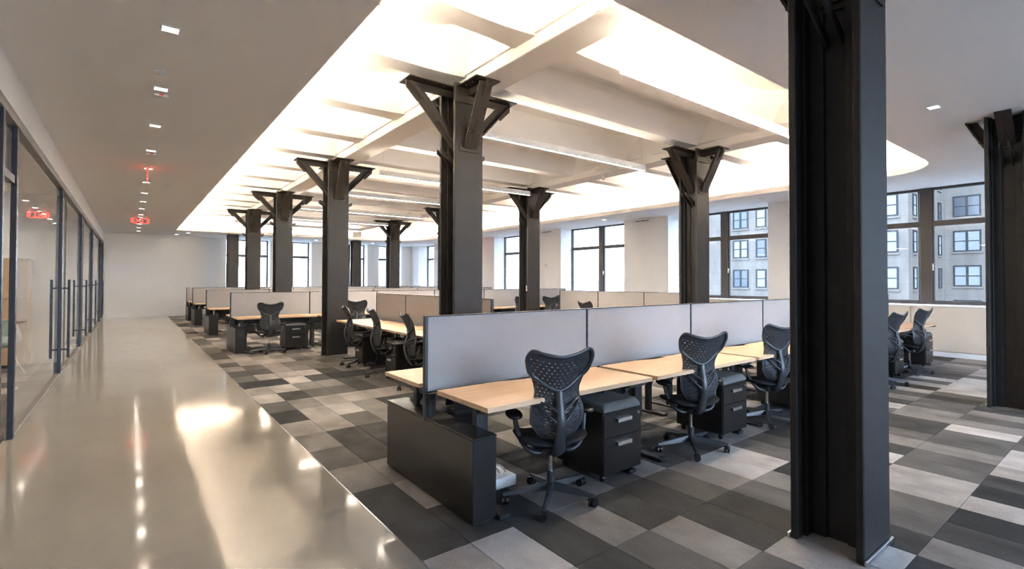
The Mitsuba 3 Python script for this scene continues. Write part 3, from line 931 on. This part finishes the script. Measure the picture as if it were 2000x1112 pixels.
def arm(s):
    p = spline([(s * .09, -.07, .355), (s * .165, -.07, .375), (s * .21, -.035, .43), (s * .236, .005, .51), (s * .25, .025, .585)], 20)
    sup = tube(p, np.linspace(.022, .017, 20), 10, False, (1.0, .8))
    pad = trimesh.creation.icosphere(subdivisions=2, radius=1.0)
    v = pad.vertices.copy()
    v = np.sign(v) * np.abs(v) ** .8
    pad.vertices = v * [.052, .115, .022] + [s * .252, .03, .60]
    return sup, pad


def base_mesh():
    out = [cyl(.036, .075, .125, 0, 0, 20), cyl(.027, .125, .2, 0, 0, 20)]
    for k in range(5):
        a = math.radians(90 + 72 * k)
        d, nrm = np.array([math.cos(a), math.sin(a), 0]), np.array([-math.sin(a), math.cos(a), 0])
        pts = []
        for q, w, z0, z1 in ((.02, .026, .075, .125), (.31, .015, .062, .082)):
            for s in (-1, 1):
                pts += [d * q + nrm * s * w + [0, 0, z0], d * q + nrm * s * w * .55 + [0, 0, z1]]
        tip = d * .325
        pts += [tip + nrm * s * .010 + [0, 0, z] for s in (-1, 1) for z in (.062, .078)]
        out.append(hull(pts))
    return cat(*out)


def caster_mesh(k):
    a = math.radians(90 + 72 * k)
    c = np.array([math.cos(a), math.sin(a)]) * .312
    w = [cyl(.028, s * .006 if s > 0 else -.024, .024 if s > 0 else -.006, 0, 0, 18) for s in (1, -1)]
    m = cat(*w)
    m.apply_transform(trimesh.transformations.rotation_matrix(math.pi / 2, [1, 0, 0]))
    m = rotz(m, [20, 75, 140, 35, 110][k])
    m.apply_translation([c[0], c[1], .028])
    return cat(m, cyl(.008, .03, .066, c[0], c[1], 10), moved(hull(np.array([[x, y, z] for x in (-.008, .008) for y in (-.02, .02) for z in (0.028, .05)])), [c[0], c[1], 0]))


A_ = [arm(-1), arm(1)]
chair_p = [("seat", mikit.ply(seat_mesh(), "chair_seat", True)), ("back_shell", mikit.ply(back_shell(), "chair_shell", 40)), ("back_frame", mikit.ply(back_frame(), "chair_graphite", 50)),
           ("spine", mikit.ply(spine(), "chair_graphite", 50)), ("lumbar_brace", mikit.ply(lumbar(), "chair_graphite", 50)),
           ("armrest", mikit.ply(A_[0][0], "chair_graphite", 50)), ("armrest__pad", mikit.ply(A_[0][1], "caster_black", True)),
           ("armrest_001", mikit.ply(A_[1][0], "chair_graphite", 50)), ("armrest_001__pad", mikit.ply(A_[1][1], "caster_black", True)),
           ("tilt_mechanism", mikit.ply(cat(box(-.075, .075, -.12, .10, .335, .405, .02), box(-.13, .13, -.03, .03, .35, .38, .008)), "chair_graphite")),
           ("gas_post", mikit.ply(cyl(.0135, .2, .34, 0, 0, 16), "chrome", 30)), ("base", mikit.ply(base_mesh(), "chair_graphite", 30))]
chair_p += [(num("caster", i), mikit.ply(caster_mesh(i), "caster_black", 30)) for i in range(5)]


def chair(x, y, facing, label, group, base_turn=0.0):
    """facing: degrees clockwise from +y"""
    k = new("task_chair")
    M, B = at(x, y, 0, -facing), at(x, y, 0, -facing + base_turn)
    for part, shape in chair_p:
        put(k + "__" + part, shape, B if part.startswith(("caster", "base")) else M)
    lab(k + "__gas_post", "chrome post")
    lab(k, label, "office chair", group)


# ------------------------------------------------------------------ the desk rows
ROWS = [(3.545, 1.55, "front row"), (13.45, 1.58, "second cross row"), (18.2, 1.58, "third cross row"), (22.5, 1.58, "fourth cross row"), (25.05, 1.58, "last cross row")]
PITCH_X = 1.53
for r, (yc, xs, rn) in enumerate(ROWS):
    near = r == 0
    for i in range(6):
        xc = xs + PITCH_X * (i + .5)
        screen(xc, yc, 0, f"grey fabric desk screen in the {rn} of desks, {ORD[i]} from the corridor", f"screens of the {rn}", first=i == 0, last=i == 5)
        desk(xc, yc - 0.835, 0, f"maple topped desk in the {rn}, camera side, {ORD[i]} from the corridor", f"desks of the {rn}", near or i < 3)
        desk(xc, yc + 0.835, 180, f"maple topped desk in the {rn}, window side of its screen, {ORD[i]} from the corridor" if False else f"maple topped desk in the {rn}, behind its screen, {ORD[i]} from the corridor", f"desks of the {rn}", near and i == 1)
        if near or i in (0, 1, 3):
            pedestal(xc + (0.47 if near else 0.34), yc - (0.77 if near else 0.72), 0, f"black cushioned pedestal under the {ORD[i]} desk of the {rn}, camera side", f"pedestals of the {rn}")
        if near and i in (0, 1):
            pedestal(xc - (0.42 if i == 0 else 0.3), yc + 0.60, 180, f"black cushioned pedestal under the {ORD[i]} desk of the front row, behind its screen", "pedestals of the front row")
    k = new("cable_trough")
    x_a, x_b = xs + 0.2, xs + 6 * PITCH_X
    scene[k + "__trough"] = mikit.ply(cat(box(x_a, x_b, yc - .07, yc + .07, .52, .56, .004), box(x_a, x_b, yc - .07, yc - .06, .56, .66), box(x_a, x_b, yc + .06, yc + .07, .56, .66)), "black_metal")
    for q in range(7):
        scene[k + "__" + num("support_post", q)] = mikit.ply(box(xs + .02 + q * (PITCH_X - .012), xs + .08 + q * (PITCH_X - .012), yc - .03, yc + .03, 0.53 if q == 0 else 0.0, .70, .004), "black_metal")
    lab(k, f"black cable trough running under the screens of the {rn}", "cable trough")
    k = new("end_cabinet")
    xa, ya, yb = (1.555, 2.84, 4.25) if near else (1.60, yc - .62, yc + .62)
    scene[k + "__body"] = mikit.ply(box(xa, xa + .165, ya, yb, 0.012, .52, .004), "black_laminate")
    scene[k + "__top"] = mikit.ply(box(xa - .002, xa + .167, ya - .002, yb + .002, .52, .532, .003), "black_laminate")
    scene[k + "__plinth"] = mikit.ply(box(xa + .01, xa + .155, ya + .012, yb - .012, 0.0, .013), "black_metal")
    lab(k, f"low dark box closing the corridor end of the {rn} of desks", "end cabinet", "end cabinets")

for b, (xc, ys, ye, nm, dx) in enumerate(((3.73, 6.27, 10.79, "first side-facing bench", .77), (8.5, 6.27, 10.84, "second side-facing bench", .77))):
    pit = (ye - ys) / 3
    for i in range(3):
        yc = ys + pit * (i + .5)
        screen(xc, yc, 90, f"beige fabric desk screen on the {nm}, {ORD[i]} from the front row", f"screens of the {nm}", w=pit - .003, first=i == 0, last=i == 2)
        desk(xc - dx, yc, -90, f"maple topped desk of the {nm}, corridor side, {ORD[i]} from the front row", f"desks of the {nm}", True, "maple_laminate_cross")
        desk(xc + dx, yc, 90, f"maple topped desk of the {nm}, window side, {ORD[i]} from the front row", f"desks of the {nm}", False, "maple_laminate_cross")
        pedestal(xc - dx + .04, (9.59, 8.07, 6.7)[2 - i] if False else yc + (-.40 if b else (-.32, -.45, -.45)[i]), -90, f"black cushioned pedestal at the {ORD[i]} desk of the {nm}, corridor side", f"pedestals of the {nm}")
    k = new("cable_trough")
    scene[k + "__trough"] = mikit.ply(box(xc - .07, xc + .07, ys + .05, ye - .05, .52, .66, .004), "black_metal")
    for q in range(4):
        yq = ys + .04 + q * (pit - .03)
        scene[k + "__" + num("support_post", q)] = mikit.ply(box(xc - .03, xc + .03, yq, yq + .06, 0, .70, .004), "black_metal")
    lab(k, f"black cable trough under the screens of the {nm}", "cable trough")

CH = "black mesh task chair"
chair(2.15, 2.84, 22, CH + " at the first front-row desk, largest chair in view", "front row chairs", 12)
chair(3.72, 2.85, 25, CH + " at the second front-row desk, whole base visible", "front row chairs", 18)
chair(5.05, 2.86, 22, CH + " half hidden by the thick black column", "front row chairs", 5)
chair(6.75, 2.84, 8, CH + " at the fourth front-row desk, behind the thick column", "front row chairs", 30)
chair(8.05, 2.74, 10, CH + " just past the thick column, second from the window wall", "front row chairs", 0)
chair(9.45, 2.80, 12, CH + " at the last front-row desk beside the window wall", "front row chairs", -6)
chair(3.04, 9.62, 100, CH + " at the first side-facing bench, beside the foot of the bracketed column", "side bench chairs", 10)
chair(3.04, 8.30, 95, CH + " in the middle of the three at the first side-facing bench", "side bench chairs", 40)
chair(3.02, 6.92, 98, CH + " at the first side-facing bench, the one next to the front screens", "side bench chairs", 25)
chair(7.55, 8.45, 90, CH + " whose top just shows above the front screens, below the beige screens", "side bench chairs", 20)
chair(2.15, 12.55, 4, CH + " alone at the corridor end of the second cross row", "second row chairs", 22)
chair(3.95, 12.62, 30, CH + " peeking out beside the column at the second cross row", "second row chairs", 10)
chair(8.35, 12.62, 5, CH + " at the second cross row, left of the column with the switch plate" if False else CH + " just on the corridor side of the column with the switch plate", "second row chairs", 0)
chair(9.05, 12.0, 35, CH + " turned askew just past the column with the switch plate", "second row chairs", 12)
chair(9.85, 12.62, 8, CH + " straight at its desk, second past the column with the switch plate", "second row chairs", 0)

# small thing on the floor below the first desk
k = new("floor_power_box")
scene[k + "__box"] = mikit.ply(box(1.86, 2.12, 3.22, 3.52, 0.0, 0.075, .006), "white_plastic")
for q in range(3):
    c = np.array([1.93 + .05 * q, 3.30, .08])
    path = [c + [0.045 * math.cos(t), 0.07 * math.sin(t * .6), .045 * abs(math.sin(t)) + .004] for t in np.linspace(0, math.pi, 12)]
    scene[k + "__" + num("cable", q)] = mikit.ply(tube(path, .007, 8), "grey_plastic", True)
lab(k, "pale floor box with looped grey cables beneath the first front-row desk", "power box")

# ------------------------------------------------------------------ things in the open office
k = new("storage_unit")
for nm, m, bs in (("carcass", cat(box(-2.67, -1.32, 13.3, 13.32, 0.05, 1.86), box(-2.67, -2.64, 13.32, 13.72, 0.05, 1.86), box(-1.35, -1.32, 13.32, 13.72, 0.05, 1.86)), "cabinet_oak"),
                  ("top", box(-2.69, -1.30, 13.29, 13.73, 1.86, 1.89, .004), "cabinet_oak"), ("door", box(-2.66, -2.005, 13.285, 13.3, .06, .74, .003), "cabinet_oak"), ("door_001", box(-1.995, -1.33, 13.285, 13.3, .06, .74, .003), "cabinet_oak"),
                  ("shelf", box(-2.66, -1.33, 13.27, 13.3, .80, .83, .003), "cabinet_oak"), ("shelf_001", box(-2.66, -1.33, 13.27, 13.3, 1.20, 1.23, .003), "cabinet_oak"), ("plinth", box(-2.63, -1.36, 13.33, 13.7, 0, .05), "black_metal")):
    scene[k + "__" + nm] = mikit.ply(m, bs)
lab(k, "tall light wood storage unit inside the office, seen through the open doorway", "cabinet")
k = new("shell_chair")
M = at(-1.55, 12.35, 0, 150)
shell = trimesh.creation.icosphere(subdivisions=3, radius=1.0)
sv = shell.vertices
shell.update_faces((sv[shell.faces].mean(1)[:, 2] < .18) | ((sv[shell.faces].mean(1)[:, 1] < -.05) & (sv[shell.faces].mean(1)[:, 2] < .8)))
shell.remove_unreferenced_vertices()
v = shell.vertices.copy()
v = np.stack([v[:, 0] * .27, v[:, 1] * .26, .56 + np.where(v[:, 2] < 0, v[:, 2] * .13, v[:, 2] * .40)], -1)
outer = trimesh.Trimesh(v, shell.faces, process=False)
inner = trimesh.Trimesh(v - outer.vertex_normals * .012, shell.faces[:, ::-1], process=False)
put(k + "__seat_shell", mikit.ply(cat(outer, inner), "shell_chair_green", True), M)
for q, (x, y) in enumerate(((-.2, -.2), (.2, -.2), (-.2, .2), (.2, .2))):
    put(k + "__" + num("leg", q), mikit.ply(tube([(x * .5, y * .5, .445), (x * .8, y * .8, .2), (x * 1.1, y * 1.1, 0)], .009, 8), "white_plastic", True), M)
lab(k, "pale green shell chair on thin white legs inside the office doorway", "chair")

# ------------------------------------------------------------------ buildings across the street
pane_cache = {}


def facade_window(bkey, i, plane, n, c, z, w, h):
    """a double-hung pair in a masonry wall: plane 'x' faces -x at x=n, plane 'y' faces -y at y=n"""
    key = (plane, w, h)
    if key not in pane_cache:
        def bb(s0, s1, z0, z1, d0, d1):
            return box(d0, d1, s0, s1, z0, z1) if plane == "x" else box(s0, s1, d0, d1, z0, z1)
        e = .13
        nb = 2 if w > 1.5 else 1
        fr = [bb(-w / 2, w / 2, 0, e, -.09, .2), bb(-w / 2, w / 2, h - e, h, -.09, .2), bb(-w / 2, -w / 2 + e, 0, h, -.09, .2), bb(w / 2 - e, w / 2, 0, h, -.09, .2), bb(-w / 2, w / 2, h * .5 - .04, h * .5 + .04, -.07, .2)]
        if nb == 2:
            fr.append(bb(-.1, .1, 0, h, -.09, .2))
        pane = bb(-w / 2 + e, w / 2 - e, e, h - e, -.035, .1)
        sill = bb(-w / 2 - .12, w / 2 + .12, -.18, 0, -.12, .1)
        pane_cache[key] = [mikit.ply(cat(*fr), "facade_frame"), mikit.ply(pane, "facade_pane"), mikit.ply(pane, "facade_blind"), mikit.ply(sill, "facade_stone")]
    fr, pane, blind, sill = pane_cache[key]
    M = at(n, c, z) if plane == "x" else at(c, n, z)
    wk = bkey + "__" + num("window", i)
    put(wk, fr, M)
    put(wk + "__pane", blind if (i * 7 + int(z * 3)) % 3 else pane, M)
    put(wk + "__sill", sill, M)


def building(key, label, blocks, wins):
    scene[key + "__wall"] = mikit.ply(cat(*blocks), "facade_stone")
    i = 0
    for plane, n, cs, w, h, zs in wins:
        for c in cs:
            for z in zs:
                facade_window(key, i, plane, n, c, z, w, h)
                i += 1
    lab(key, label, "building")


ZR = [-9.4 + 3.45 * q for q in range(11)]
ZA = [-9.0 + 3.25 * q for q in range(11)]
building("office_tower", "grey stone tower with paired windows across the street, seen beside the cropped column",
         [box(61, 80, -40, 14.8, -40, 70), *[box(60.75, 61, c - .35, c + .35, -40, 70) for c in (-22, -12, -2.5, 6.2)]],
         [("x", 60.99, (-25.2, -17, -7.2, 1.9, 12.9), 2.3, 2.1, ZR)])
building("stone_annex", "pale stone building with narrow windows across the street, seen through several windows",
         [box(50, 76, 14.81, 46.5, -40, 70), *[box(49.75, 50, c - .3, c + .3, -40, 70) for c in (18.2, 25.5, 33.6, 40.4, 45.8)]],
         [("y", 14.80, (51.6, 56.6, 59.2), 1.0, 2.0, ZA), ("x", 49.99, (16.2, 21.5, 36.8, 43.5), 1.2, 2.0, ZA), ("x", 49.99, (28.9,), 1.2, 2.0, ZA), ("x", 49.99, (31.4,), 1.9, 2.0, ZA)])
struct("ground_street", box(13.5, 200, -150, 200, -40.2, -40), "street", label="street far below the windows")
